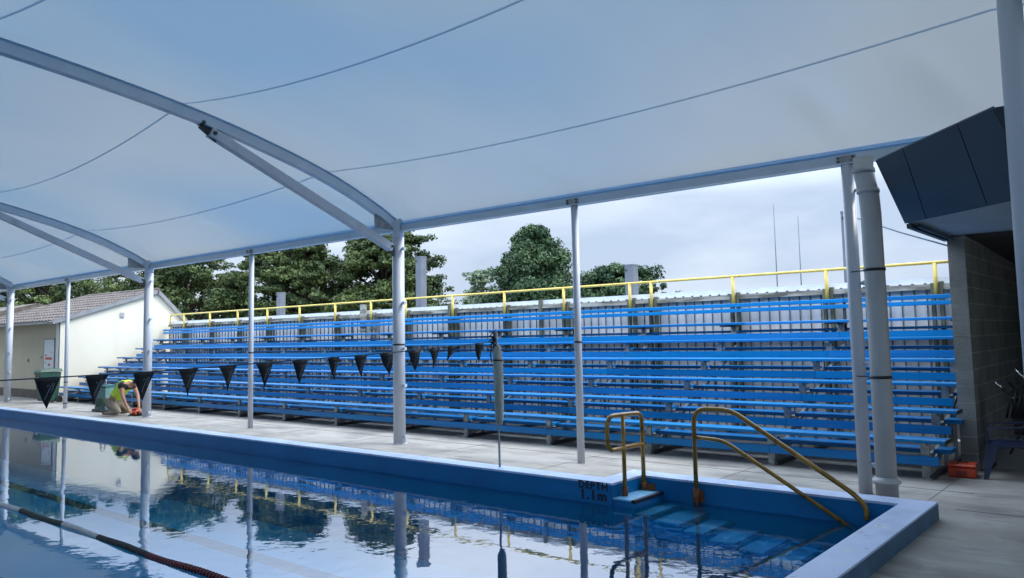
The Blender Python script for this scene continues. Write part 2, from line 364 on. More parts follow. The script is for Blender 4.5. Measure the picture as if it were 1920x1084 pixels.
wt = MB(); wt.add([(XL, YN, WZ), (XR, YN, WZ), (XR, YF, WZ), (XL, YF, WZ), (XS, YF, WZ), (XS, YR, WZ), (XR, YR, WZ)],
                  [(0, 1, 2, 3), (4, 2, 6, 5)])
tag(wt.build('water', 'water'), kind='structure')
# steps in the recess, descending to the right
edges = [-4.37, -4.16, -3.83, -3.57, -3.26, -2.98, -2.69, -2.4]
zs = [0.0, -.125, -.17, -.22, -.27, -.31, -.36, -.41]
st = MB(); nb = MB(); sbody = MB(); x0 = XS+.006
for xe, z in zip(edges, zs):
    st.box(x0, xe, YF-.0, YR-.006, z-.014, z); sbody.box(x0, xe-.012, YF+.004, YR-.006, -1.09, z-.015); nb.box(xe-.04, xe+.004, YF, YR-.006, z-.03, z+.003); x0 = xe+.001
so_ = tag(st.build('pool_steps', 'tread'), kind='structure'); nb.build('step_nosing', 'ink', so_); sbody.build('step_body', 'poolwall', so_)

# depth marking on the pool wall
def text(body, size, loc, rot, m, parent, ext=.001, name='lettering', sx=1):
    cu = bpy.data.curves.new(name, 'FONT'); cu.body = body; cu.size = size; cu.extrude = ext; cu.offset = size*.028; cu.align_x = 'CENTER'; cu.space_character = 1.12
    o = bpy.data.objects.new(name, cu); col.objects.link(o)
    me = bpy.data.meshes.new_from_object(o); bpy.data.objects.remove(o)
    me.materials.append(M[m]); o = bpy.data.objects.new(name, me); col.objects.link(o)
    o.location = loc; o.rotation_euler = rot; o.scale = (sx, 1, 1)
    if parent: o.parent = parent; 
    return o
dm = empty('depth_marking', (-4.88, YF-.006, .05), 'dark DEPTH 1.1m lettering painted on blue pool wall left of the steps', 'lettering')
o = text('DEPTH', .11, (0, 0, .018), (R(90), 0, 0), 'ink', dm, name='word', sx=1.05)
o = text('1.1m', .14, (0, 0, -.092), (R(90), 0, 0), 'ink', dm, name='number', sx=1.15)

# lane rope
lr = empty('lane_rope', (-10, 3.24, WZ), 'lane rope of white, black and dark red floats across the water', 'lane rope')
def discs(xa, xb, m):
    b = MB(); x = xa
    while x < xb:
        n = 12
        yy = 3.24+.012*math.sin(x*2.1); zz = WZ+.006+.006*math.sin(x*5)
        vs = []
        for k, (dx, rr) in enumerate(((-.014, .012), (-.008, .028), (.008, .028), (.014, .012))):
            vs += [(x+dx, yy+rr*math.cos(2*math.pi*i/n), zz+rr*math.sin(2*math.pi*i/n)) for i in range(n)]
        fs = [(a*n+i, a*n+(i+1) % n, (a+1)*n+(i+1) % n, (a+1)*n+i) for a in range(3) for i in range(n)]+[tuple(range(n)), tuple(range(3*n, 4*n))]
        b.add(vs, fs); x += .045
    b.build('float_section', m, lr)
for xa, xb, m in ((-27, -11.2, 'discb'), (-11.2, -9.75, 'discw'), (-9.72, -8.65, 'discb'), (-8.62, -7.85, 'discw'), (-7.8, -6.8, 'discb'), (-6.77, -2.05, 'discr')): discs(xa, xb, m)
MB().tube([(XL+.02, 3.24, WZ), (XR-.02, 3.24, WZ)], .008, 6).build('cable', 'rope', lr)

# ------------------------------------------------------------------ handrails
h = empty('pool_handrail', (-3.94, 7.66, .1), 'long gold tube handrail sloping down over the pool steps', 'handrail')
yh = YR-.06
top = [(-3.95, yh, -.02), (-3.95, yh, .915), (-3.53, yh, .915), (-2.36, yh, .20), (-2.26, yh, .10), (-2.26, yh, -.02)]
MB().tube(rounded(top, [.16, .12, .08, .06], 8), .0235, 14).build('top_rail', 'gold', h)
mid = [(-3.93, yh, .615), (-3.62, yh, .60), (-2.38, yh-.0, -.12)]
MB().tube(rounded(mid, [.10], 6), .02, 12).build('mid_rail', 'gold', h)
b = MB(); b.box(-4.01, -3.89, YR-.03, YR-.004, -.06, .06); b.tube([(-3.95, yh, -.09), (-3.95, yh, .09)], .031, 14); b.build('mounting_bracket', 'rust', h)
h = empty('loop_handrail', (-4.6, 7.4, .1), 'short gold looped handrail standing at the top of the pool steps', 'handrail')
xh = XS+.05
lp = [(xh, 7.66, -.0), (xh, 7.66, .84), (xh, 6.96, .86), (xh, 6.96, .50), (xh, 7.66, .50)]
MB().tube(rounded(lp, [.12, .14, .12], 8), .0235, 14).build('loop_tube', 'gold', h)
MB().tube([(xh+.0, 7.27, -.0), (xh, 7.27, .845)], .022, 12).build('inner_post', 'gold', h)
for y in (7.66, 7.27):
    b = MB(); b.tube([(xh, y, -.03), (xh, y, .09)], .031, 14)
    if y > 7.5: b.box(xh-.0, xh+.12, YR-.03, YR-.004, -.01, .07)
    b.build('mounting_bracket', 'rust', h)

# ------------------------------------------------------------------ canopy
cv = empty('shade_canopy', (-9.85, 8.8, 0), 'large pale blue grey fabric canopy on white steel posts over the pool', 'canopy')
YE = 8.8
tab = [(8.8, 3.66), (8.3, 3.93), (7.48, 4.27), (6.66, 4.51), (5.63, 4.76), (4.73, 4.92), (3.75, 5.06), (2.91, 5.16), (1.5, 5.28), (0, 5.33)]
def zarch(y):
    y = abs(y)
    for (a, za), (b_, zb) in zip(tab, tab[1:]):
        if b_ <= y <= a:
            t = (a-y)/(a-b_); return za+(zb-za)*t
    return tab[0][1]
def zs_(y):     # smoothed
    return (zarch(min(8.8, y+.35))+2*zarch(y)+zarch(y-.35))/4 if abs(y) < 8.4 else zarch(y)
def sag(y):
    y = abs(y); s = max(0, 8.8-y)
    return .55*(1-math.exp(-s/3.6))
RX = [-.98-8.87*k for k in range(-1, 5)]          # rafters
PX = [(-2.6), (-6.23), (-14.28), (-23.5)]
def zmem(x, y):
    k = math.floor((x-RX[0])/8.87); t = (x-RX[0])/8.87-k
    z = zs_(y)-sag(y)*(4*t*(1-t))
    for p in PX:                                   # slight fold above each intermediate post
        dd = 8.8-y
        if 0 <= dd < 1.4: z += .07*math.exp(-((x-p)/(.10+.14*dd))**2)*math.sin(math.pi*min(1, dd/1.4))
    for p in RX:
        dd = 8.8-y
        if 0 <= dd < 1.4: z += .06*math.exp(-((abs(x-p)-.35-.25*dd)/.16)**2)*math.sin(math.pi*dd/1.4)
    return z
b = MB(); nx, ny = 620, 130
xa, xb = RX[-1], RX[0]
for j in range(ny+1):
    y = -8.8+17.6*j/ny
    for i in range(nx+1):
        x = xa+(xb-xa)*i/nx; b.v.append((x, y, zmem(x, y)))
for j in range(ny):
    for i in range(nx):
        a = j*(nx+1)+i; b.f.append((a, a+1, a+nx+2, a+nx+1)); b.sm.append(True)
b.build('membrane', 'membrane', cv)
for ys in (7.35, 5.02, 2.6, 0.0, -2.6, -5.0, -7.3):
    n = 160
    b = MB(); vs = []
    for i in range(n+1):
        x = xa+(xb-xa)*i/n; vs += [(x, ys-.014, zmem(x, ys-.014)-.006), (x, ys+.014, zmem(x, ys+.014)-.006)]
    b.add(vs, [(2*i, 2*i+1, 2*i+3, 2*i+2) for i in range(n)], True); b.build('membrane_seam', 'seam', cv)
# eave beams: channel with a rope track above
for ye in (8.8, -8.8):
    x1 = -1.02 if ye > 0 else 7.8
    s = 1 if ye > 0 else -1
    b = MB(); b.box(-36.4, x1, ye-.045, ye+.045, 3.50, 3.60); b.box(-36.4, x1, ye-.07, ye+.07, 3.492, 3.504)
    b.build('eave_beam', 'white', cv)
    b = MB(); b.box(-36.4, x1, ye-.03, ye+.03, 3.602, 3.625); b.box(-36.4, x1, ye-.055, ye+.06, 3.627, 3.655); b.build('rope_track', 'seam', cv)
for x in [-.62]+[RX[k] for k in range(2, 6)]:
    pts = [(x, -8.7+17.4*i/60, zs_(-8.7+17.4*i/60)-.11) for i in range(61)]
    b = MB(); vs = []
    for p in pts: vs += [(x-.06, p[1], p[2]-.065), (x+.06, p[1], p[2]-.065), (x+.06, p[1], p[2]+.065), (x-.06, p[1], p[2]+.065)]
    fs = []
    for i in range(60):
        for k in range(4): fs.append((4*i+k, 4*i+(k+1) % 4, 4*i+4+(k+1) % 4, 4*i+4+k))
    b.add(vs, fs); b.build('rafter', 'white', cv)
    b = MB(); vs = []
    for p in pts: vs += [(x-.08, p[1], p[2]+.078), (x+.08, p[1], p[2]+.078), (x+.08, p[1], p[2]+.09), (x-.08, p[1], p[2]+.09)]
    b.add(vs, fs); b.build('rafter_track', 'seam', cv)
def clipset(x, y, zl, rad, parent):
    for z in zl:
        b = MB(); b.tube([(x+rad*.8, y-.01, z), (x+rad+.06, y-.01, z)], .02, 8); b.box(x+rad+.03, x+rad+.075, y-.035, y+.015, z-.025, z+.025); b.build('conduit_clip', 'white', parent)
for x in [-28.0, -18.72, -9.85]:
    rx = min(RX, key=lambda q: abs(q-x))
    po = empty('x', (0, 0, 0), None, None); bpy.data.objects.remove(po)
    b = MB(); b.tube([(x, YE, 0), (x, YE, 3.40)], .1, 24); pst = b.build('main_post', 'post', cv)
    b = MB(); b.tube([(x, YE, 0), (x, YE, .012)], .125, 24); b.build('base_collar', 'post', pst)
    # flared head
    b = MB(); b.tube([(x, YE, 3.40), (x, YE, 3.5), (x, YE-.02, 3.62), (x, YE-.08, 3.70)], [.1, .105, .125, .16], 20); b.build('post_head', 'white', pst)
    b = MB(); b.box(x-.012, x+.012, 8.30, 8.72, 3.52, 3.74); b.box(x+.1, x+.13, YE-.05, YE+.02, 3.53, 3.59); b.build('gusset_plate', 'galv', pst)
    b = MB(); b.bar((x, 8.64, 3.22), (x, 5.42, 4.56), .125, .125); b.build('strut', 'post', cv)
    b = MB(); MB().bar((x, 8.74, 3.10), (x, 8.60, 3.27), .03, .10).bar((x-.09, 8.62, 3.235), (x+.09, 8.62, 3.235), .035, .035).build('strut_bracket', 'dark_steel', cv); b = MB(); b.bar((x, 5.55, 4.50), (x, 5.30, 4.66), .025, .16)
    b.bar((x-.1, 5.46, 4.54), (x+.1, 5.46, 4.54), .04, .04); b.bar((x-.08, 5.30, 4.66), (x+.08, 5.30, 4.66), .04, .04)
    b.build('strut_bracket', 'dark_steel', cv)
    clipset(x, YE, (.12, .95, 1.55, 2.3, 3.2), .1, pst)
for x in [-2.6, -6.23, -14.28, -23.5]:
    rr = .068 if x > -3 else .05
    b = MB(); b.tube([(x, YE, 0), (x, YE, 3.49)], rr, 20); pst = b.build('intermediate_post', 'post', cv)
    b = MB(); b.box(x-.1, x+.1, YE-.058, YE-.047, 3.50, 3.585)
    b.build('head_plate', 'galv', pst)
    b = MB()
    for dx in (-.075, .075):
        for dz in (3.525, 3.56): b.tube([(x+dx, YE-.075, dz), (x+dx, YE-.055, dz)], .011, 8)
    b.build('bolt', 'dark_steel', pst)
    if x > -3: clipset(x, YE, (.3, 1.35, 2.2, 3.2), rr, pst)
def strap(x, y, z, rad, name='cable_tie', parent=cv):
    b = MB(); b.tube([(x, y, z-.012), (x, y, z+.012)], rad+.006, 20); b.build(name, 'black', parent)
strap(-23.5, YE, .72, .05); strap(-23.5, YE, .14, .05); strap(-14.28, YE, 1.5, .05); strap(-9.85, YE, 1.62, .1)
strap(-6.23, YE, 1.62, .05)

# downpipe
dp = empty('downpipe', (-2.33, 8.6, 0), 'thick grey plastic downpipe with stepped collars beside the right hand post', 'downpipe')
b = MB(); b.tube([(-2.335, 8.6, .2), (-2.33, 8.6, 1.6), (-2.335, 8.6, 2.9), (-2.345, 8.6, 3.12), (-2.36, 8.6, 3.2), (-2.385, 8.61, 3.34), (-2.39, 8.62, 3.5)], .1, 24); b.build('pipe', 'pipe', dp)
b = MB(); b.tube([(-2.335, 8.6, 0), (-2.335, 8.6, .16), (-2.335, 8.6, .161), (-2.335, 8.6, .2), (-2.335, 8.6, .201), (-2.335, 8.6, .225)], [.105, .108, .135, .135, .12, .108], 24); b.build('socket', 'pipe', dp)
for z, dx in ((3.14, -.012), (3.36, -.045)):
    b = MB(); b.tube([(-2.338+dx, 8.6, z-.02), (-2.338+dx, 8.6, z+.02)], [.112, .112], 24); b.build('collar', 'pipe', dp)
for z in (1.22, 2.32):
    b = MB(); b.tube([(-2.332, 8.6, z-.014), (-2.332, 8.6, z+.014)], .107, 24); b.bar((-2.6, 8.72, z), (-2.4, 8.62, z), .012, .012); b.build('strap', 'black', dp)

# ------------------------------------------------------------------ bleachers
bl = empty('bleacher_stand', (-14, 9.4, 0), 'long six row bleacher stand of bright blue planks facing the pool', 'bleachers')
BX0 = -27.0
FX = [-2.28-1.8*k for k in range(14)]
PVR = random.Random(3)
def PV(): return PVR.choice(('blue', 'blue', 'blue_faded', 'blue_deep'))
def segs(x0, x1, gap, cuts):
    cs_ = sorted(c_ for c_ in cuts if x0+.05 < c_ < x1-.05); o = []; a = x0
    for c_ in cs_: o.append((a, c_-gap/2)); a = c_+gap/2
    o.append((a, x1)); return o
for i in range(6):
    y = 9.88+.60*i; z = .45+.285*i; rng = random.Random(i)
    xr = (-2.05, -2.03, -2.1, -2.1, -2.1, -2.1)[i]
    off = rng.uniform(-.3, .3)
    # seat: two planks side by side, butt jointed
    for k, (ya, yb) in enumerate(((y, y+.142), (y+.150, y+.292))):
        if i == 5 and k: continue
        for a, c_ in segs(BX0+rng.uniform(0, .02), xr, .006, [q+.25 for q in FX[(k+i) % 3::3]]):
            dz = rng.uniform(-.003, .003); MB().cbox(a, c_, ya, yb, z-.042+dz, z+dz).build('seat_plank', PV(), bl)
    if i == 5:
        for a, c_ in segs(BX0, xr, .006, FX[1::3]): MB().cbox(a, c_, y+.150, y+.292, z-.042, z).build('seat_plank', PV(), bl)
    # foot planks, lower and behind, cut at the uprights
    for a, c_ in segs(BX0, xr, .13, FX):
        dz = rng.uniform(-.003, .003); MB().cbox(a, c_, y+.20, y+.375, z-.175+dz, z-.132+dz).build('foot_plank', PV(), bl)
        MB().cbox(a, c_, y+.383, y+.56, z-.175+dz, z-.133+dz).build('foot_plank', PV(), bl)
    # riser board closing the step below the foot planks
    for a, c_ in segs(BX0-.03, xr-.08, .006, FX[1::2]):
        MB().cbox(a, c_, y+.045, y+.082, z-.292, z-.19+rng.uniform(-.003, .003)).build('riser_board', PV(), bl)
for k, (za, zb) in enumerate(((2.06, 2.125), (2.152, 2.216))):
    for a, c_ in segs(-26.95, -2.12, .008, FX[k::2]):
        MB().cbox(a, c_, 13.20, 13.235, za, zb).build('backrest_board', PV(), bl)
for x in FX+[-26.6]:
    b = MB()
    b.bar((x+.03, 9.98, .06), (x+.03, 13.1, 1.50), .045, .06)
    for i in range(6):
        y = 9.88+.60*i; z = .45+.285*i
        b.box(x-.045, x+.045, y+.10, y+.135, z-.30, z-.044)
        b.box(x-.03, x+.03, y+.02, y+.29, z-.066, z-.044)
        b.box(x-.03, x+.03, y+.136, y+.56, z-.20, z-.177)
        b.box(x-.02, x+.02, y+.50, y+.54, 0 if i < 5 else z-.6, z-.2)
    b.box(x-.045, x+.045, 9.98, 10.02, 0.0, .20); b.box(x-.05, x+.06, 9.92, 10.14, 0.0, .014)
    b.bar((x+.02, 10.0, .03), (x+.02, 10.7, .27), .06, .06)
    b.build('support_frame', 'galv', bl)
    b = MB(); b.bar((x+.06, 9.97, .03), (x+.06, 13.0, .05), .05, .05); b.build('base_rail', 'dark_steel', bl)
    b = MB(); b.box(x-.018, x+.018, 13.24, 13.262, 1.6, 2.19); b.box(x-.22, x+.035, 12.90, 13.24, z-.07, z-.044); b.box(x-.0, x+.035, 12.92, 12.95, z-.16, z-.07); b.build('back_bracket', 'dark_steel', bl)

for i in range(6):
    y = 9.88+.60*i; z = .45+.285*i
    b = MB(); b.box((-2.05, -2.03, -2.1, -2.1, -2.1, -2.1)[i]+.001, (-2.05, -2.03, -2.1, -2.1, -2.1, -2.1)[i]+.008, y-.002, y+.294, z-.045, z+.004); b.build('end_cap', 'dark_steel', bl)
    b = MB(); b.box(BX0-.01, BX0-.001, y-.002, y+.294, z-.045, z+.004); b.build('end_cap', 'dark_steel', bl)
# ------------------------------------------------------------------ fence behind the stand
fe = empty('tin_fence', (-14, 13, 0), 'tall corrugated metal fence on weathered timber frame behind the blue stand', 'fence')
b = MB(); x = -27.05; ys = []; prof = []
while x < -2.06:
    prof += [(x, 13.53), (x+.012, 13.55), (x+.025, 13.53), (x+.09, 13.535), (x+.15, 13.53)]; x += .18
vs = []; n = len(prof)
for z in (.03, 2.42): vs += [(p[0], p[1], z) for p in prof]
b.add(vs, [(i, i+1, n+i+1, n+i) for i in range(n-1)]); b.build('corrugated_sheet', 'tin', fe)
b = MB(); x = -27.05
while x < -2.1:
    b.box(x, x+.006, 13.51, 13.528, .05, 2.40); x += .18
b.build('sheet_rib', 'dark_steel', fe)
b = MB(); b.box(-27.1, -2.09, 13.45, 13.65, 2.405, 2.487)
x = -27.05
while x < -2.2: b.box(x+.03, x+.165, 13.445, 13.47, 2.384, 2.412); x += .18
b.build('top_cap', 'cap', fe)
RP = [-2.75, -4.38, -6.02, -7.69, -8.17, -9.78, -11.42, -13.03, -14.67, -16.0, -17.5, -19.14, -20.77, -22.41, -24.08, -25.78]
b = MB(); rng = random.Random(5); xx = [-27.05]+sorted(RP)+[-2.1]
for a, c_ in zip(xx, xx[1:]):
    j = rng.uniform(-.012, .008); MB().box(a+.06, c_-.06, 13.40, 13.45, 2.305+j, 2.388+j).build('timber_rail', 'timber', fe) if c_-a > .2 else None
for x in RP+[-13.2, -10.45]:
    b = MB()
    if x in (-13.2, -10.45): b.box(x-.04, x+.04, 13.38, 13.44, 0, 2.5)
    else:
        b.box(x+.03, x+.085, 13.37, 13.45, 0, 2.42); b.box(x-.085, x-.035, 13.37, 13.45, 0, 2.40)
    b.build('timber_post', 'timberp' if x != -16.0 else 'timber', fe)
b = MB(); b.box(-16.4, -16.2, 13.30, 13.36, 1.9, 2.64); b.build('timber_post', 'timber', fe)
# yellow rail
yr = empty('guard_rail', (-14, 13.0, 2.3), 'yellow tube guard rail running along the top of the back fence', 'guard rail')
MB().tube(rounded([(-26.75, 13.35, 2.3), (-26.75, 13.35, 2.71), (-2.12, 13.35, 2.71)], .14, 8), .024, 12).build('top_rail', 'yellow', yr)
for x in RP: MB().tube([(x, 13.34, 2.18), (x, 13.34, 2.70)], .03, 12).build('upright', 'yellow', yr)
# pillars and masts beyond
for (x, z, wd), lab in zip(((-4.26, 3.77, .13), (-8.64, 3.17, .2), (-15.01, 3.86, .2), (-21.36, 3.25, .19)),
        ('slim grey pillar behind the fence, half hidden by the right hand posts', 'short square grey pillar behind the fence in front of the low tree',
         'tall grey pillar behind the fence just right of the central thick post', 'short grey pillar behind the fence in front of the big dark trees')):
    p = empty('grey_pillar', (x, 14.2, 0), lab, 'pillar', 'grey pillars behind the fence')
    MB().box(x-wd/2, x+wd/2, 14.1, 14.3, 0, z-.03).build('shaft', 'pillar', p)
    MB().box(x-wd/2-.006, x+wd/2+.006, 14.094, 14.306, z-.03, z).build('cap_plate', 'pillar', p)
    b = MB(); b.box(x-wd/2+.02, x-wd/2+.05, 14.088, 14.094, z-.14, z-.1); b.build('slot', 'black', p)
for x, z, lab in ((-15.62, 8.35, 'taller of two thin antenna masts far behind the fence'), (-14.38, 7.6, 'shorter thin antenna mast, the right one of two behind the fence')):
    p = empty('antenna_mast', (x, 40, 0), lab, 'antenna', 'thin antenna masts')
    MB().tube([(x, 40, 0), (x, 40, z*.6), (x, 40, z)], [.045, .03, .018], 8).build('mast', 'pillar', p)
    MB().box(x-.12, x+.12, 39.88, 40.12, 0, .05).build('base_plate', 'pillar', p)
wb = MB(); wb.tube([(-4.18, 14.1, 3.68), (-3.1, 12.8, 3.17), (-2.16, 11.5, 2.76)], .012, 8)
tag(wb.build('overhead_cable', 'rope'), 'thin grey cable sloping from slim pillar down to the block wall', 'cable')

# ------------------------------------------------------------------ pennant rope and padded pole
XP = -6.35
rp_pts = [(-5.6, 2.1), (0.5, 1.5), (1.95, 1.47), (2.94, 1.48), (3.91, 1.51), (5.0, 1.545), (5.67, 1.57), (6.32, 1.60), (7.3, 1.66)]
bu = empty('pennant_rope', (XP, 4.5, 1.5), 'rope of black triangular pennants hanging across the pool', 'bunting')
MB().tube([(XP, y, z) for y, z in rp_pts], .0055, 6).build('rope', 'rope', bu)
def rz(y):
    for (a, za), (b_, zb) in zip(rp_pts, rp_pts[1:]):
        if a <= y <= b_: return za+(zb-za)*(y-a)/(b_-a)
    return 1.5
fy = [1.45, 2.25, 2.60, 2.96, 3.33, 3.69, 4.05, 4.43, 4.82, 5.16, 5.50, 5.89, 6.20, 6.50, 6.94]
rng = random.Random(11)
for k, y in enumerate([-4, -3.3, -2.6, -1.9, -1.2, -.5, .2, .85]+fy):
    wd, ht = .175, .225; z0 = rz(y)+.002; tw = rng.uniform(-.09, .09); tip = rng.uniform(-.022, .022)
    if abs(y-6.50) < .01: tip = -.09; ht = .17; wd = .2
    if y in (4.82, 6.94): wd = .14
    n = 6; vs = []; fs = []
    rows = 7
    for i in range(rows+1):
        t = i/rows; hw = wd/2*(1-t)+.002
        for j in range(3):
            s = (-1, 0, 1)[j]
            xx = XP+.018*math.sin(t*3+k)*t+tw*s*t*(1-t)+(.008 if s == 0 else 0)
            vs.append((xx, y+s*hw+tip*t*1.0, rz(y+s*hw*(1-t))*1.0-ht*t+.004))
    for i in range(rows):
        for j in range(2): a = 3*i+j; fs.append((a, a+1, a+4, a+3))
    b = MB(); b.add(vs, fs, True)
    fo = b.build('pennant', 'black', bu); md = fo.modifiers.new('thick', 'SOLIDIFY'); md.thickness = .0016
    # pale slanted script print, on the side that faces the camera (+x)
    b = MB(); cy = y+tip*.35
    def P(a, c_): return (XP+.0225, cy+a, z0-.10+c_)
    sc = [(-.024, -.058), (-.014, -.046), (-.016, -.034), (-.006, -.026), (-.007, -.012), (.003, -.004), (.003, .01), (.012, .018), (.013, .032), (.024, .042), (.03, .06)]
    b.tube([P(a, c_) for a, c_ in sc], .0022, 4); b.tube([P(a, c_) for a, c_ in ((.044, .058), (.03, .02), (.022, -.01))], .0018, 4)
    b.tube([P(a, c_) for a, c_ in ((-.006, .034), (-.002, .046), (.006, .042))], .0026, 4)
    b.build('print', 'scrib', fo)
pp = empty('padded_pole', (XP, 7.25, .15), 'thin pole wrapped in long grey green padded sleeve at the pool edge', 'pole')
MB().tube([(XP+.02, 7.25, .15), (XP, 7.25, 1.80)], .013, 10).build('pole', 'galv', pp)
b = MB(); b.tube([(XP+.035, 7.25, .66), (XP+.035, 7.24, .72), (XP+.03, 7.25, 1.0), (XP+.02, 7.25, 1.35), (XP+.015, 7.25, 1.5), (XP+.01, 7.25, 1.58), (XP+.005, 7.25, 1.625)], [.03, .052, .057, .058, .055, .046, .02], 14)
b.build('sleeve', 'sleeve', pp)
b = MB(); b.tube([(XP+.018, 7.25, 1.42), (XP+.018, 7.25, 1.435)], .068, 14)
for k in range(7):
    a = rng.uniform(0, 6.28); b.tube([(XP+.03*math.cos(a), 7.22, 1.56+.02*k), (XP-.02+.05*math.sin(a), 7.19, 1.60+.02*k), (XP-.02, 7.24, 1.66+.02*k)], .009, 6)
b.tube([(XP-.03, 7.2, 1.64), (XP-.035, 7.18, 1.5), (XP-.02, 7.18, 1.40)], .007, 6)
b.build('knotted_cord', 'black', pp)

# ------------------------------------------------------------------ building on the right
bd = empty('pool_building', (-2, 11, 0), 'dark pool building with navy angled fascia and grey block wall on the right', 'building')
MB().box(-2.085, -1.895, 10.86, 18, 0, 2.83).build('block_wall', 'block', bd)
b = MB()
for i in range(14): b.box(-2.083, -1.897, 10.853, 10.858, .2*i+.004, .2*i+.196)
b.build('end_blocks', 'block', bd)
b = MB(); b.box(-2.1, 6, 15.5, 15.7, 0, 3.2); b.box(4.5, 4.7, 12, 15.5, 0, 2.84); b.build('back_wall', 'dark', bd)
MB().box(6.4, 12, -11, 6.6, 0, 3.3).build('shade_block', 'fascia', bd)  # unseen mass added to shade the deck on the right
MB().box(6.1, 12.3, -11.3, 6.8, 3.304, 3.45).build('shade_block_roof', 'gutter', bd)  # roof over the added shading mass, also unseen
hall = empty('shading_hall', (-14, -10.5, 0), 'long unseen grey block hall added behind the camera to cut front light', 'building')  # unseen, added to darken light reaching the stand and posts from the front
MB().box(-36, 6.0, -14, -10.5, 0, 4.3).build('wall', 'block', hall)
MB().box(-36.3, 6.05, -14.3, -10.1, 4.304, 4.5).build('roof', 'gutter', hall)
b = MB(); b.add([(-2.13, 9.06, 2.84), (-1.02, 8.17, 2.84), (.6, 6.9, 2.84), (5, 6.9, 2.84), (5, 10.86, 2.84), (-2.13, 10.86, 2.84)], [(0, 1, 2, 3, 4, 5)]); b.build('soffit', 'soffit', bd)
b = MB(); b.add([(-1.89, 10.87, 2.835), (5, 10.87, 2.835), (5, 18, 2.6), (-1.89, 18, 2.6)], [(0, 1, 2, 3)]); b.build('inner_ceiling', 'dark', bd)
A = [Vector(p) for p in ((-2.13, 9.06, 2.82), (-1.87, 8.852, 2.82), (-1.25, 8.355, 2.82), (-.80, 7.99, 2.82))]
T = [Vector(p) for p in ((-2.13, 8.09, 3.34), (-1.81, 7.80, 3.362), (-1.27, 7.31, 3.392), (-.97, 7.04, 3.41))]
for k in range(3):
    g = .006; d1 = (A[k+1]-A[k]).normalized()*g; d2 = (T[k+1]-T[k]).normalized()*g
    q = [A[k]+d1, A[k+1]-d1, T[k+1]-d2, T[k]+d2]; nrm = (q[1]-q[0]).cross(q[3]-q[0]).normalized()*.02
    MB().add([p for p in q]+[p-nrm for p in q], [(0, 1, 2, 3), (7, 6, 5, 4), (0, 4, 5, 1), (1, 5, 6, 2), (2, 6, 7, 3), (3, 7, 4, 0)]).build('fascia_panel', 'fascia', bd)
b = MB(); b.add([(-.97, 7.04, 3.41), (-.8, 7.99, 2.82), (5, 7.99, 2.82), (5, 7.04, 3.41)], [(0, 1, 2, 3)]); b.build('front_fascia', 'fascia', bd)
b = MB()   # backing and flat roof
b.add([(-2.12, 9.07, 2.845), (-.8, 8.0, 2.845), (5, 8.0, 2.845), (5, 18, 2.845), (-2.12, 18, 2.845),
       (-2.12, 8.12, 3.33), (-.96, 7.07, 3.40), (5, 7.07, 3.40), (5, 18, 3.33), (-2.12, 18, 3.33)],
      [(4, 3, 2, 1, 0), (5, 6, 7, 8, 9), (0, 1, 6, 5), (1, 2, 7, 6), (2, 3, 8, 7), (3, 4, 9, 8), (4, 0, 5, 9)])
b.build('roof', 'fascia', bd)
b = MB(); b.bar((-2.10, 9.12, 2.80), (-2.10, 10.9, 2.80), .05, .05); b.bar((-2.03, 9.2, 2.805), (-2.03, 10.86, 2.805), .02, .04); b.build('edge_trim', 'fascia', bd)

# near post on the right, out of frame below
npst = empty('near_post', (-.81, 6.98, 0), 'thick pale blue grey steel post standing nearest at the right edge', 'post')
MB().tube([(-.805, 6.98, 0), (-.805, 6.98, 5.0)], .085, 24).build('shaft', 'post', npst)
MB().box(-.95, -.66, 6.83, 7.13, 0, .015).build('base_plate', 'galv', npst)

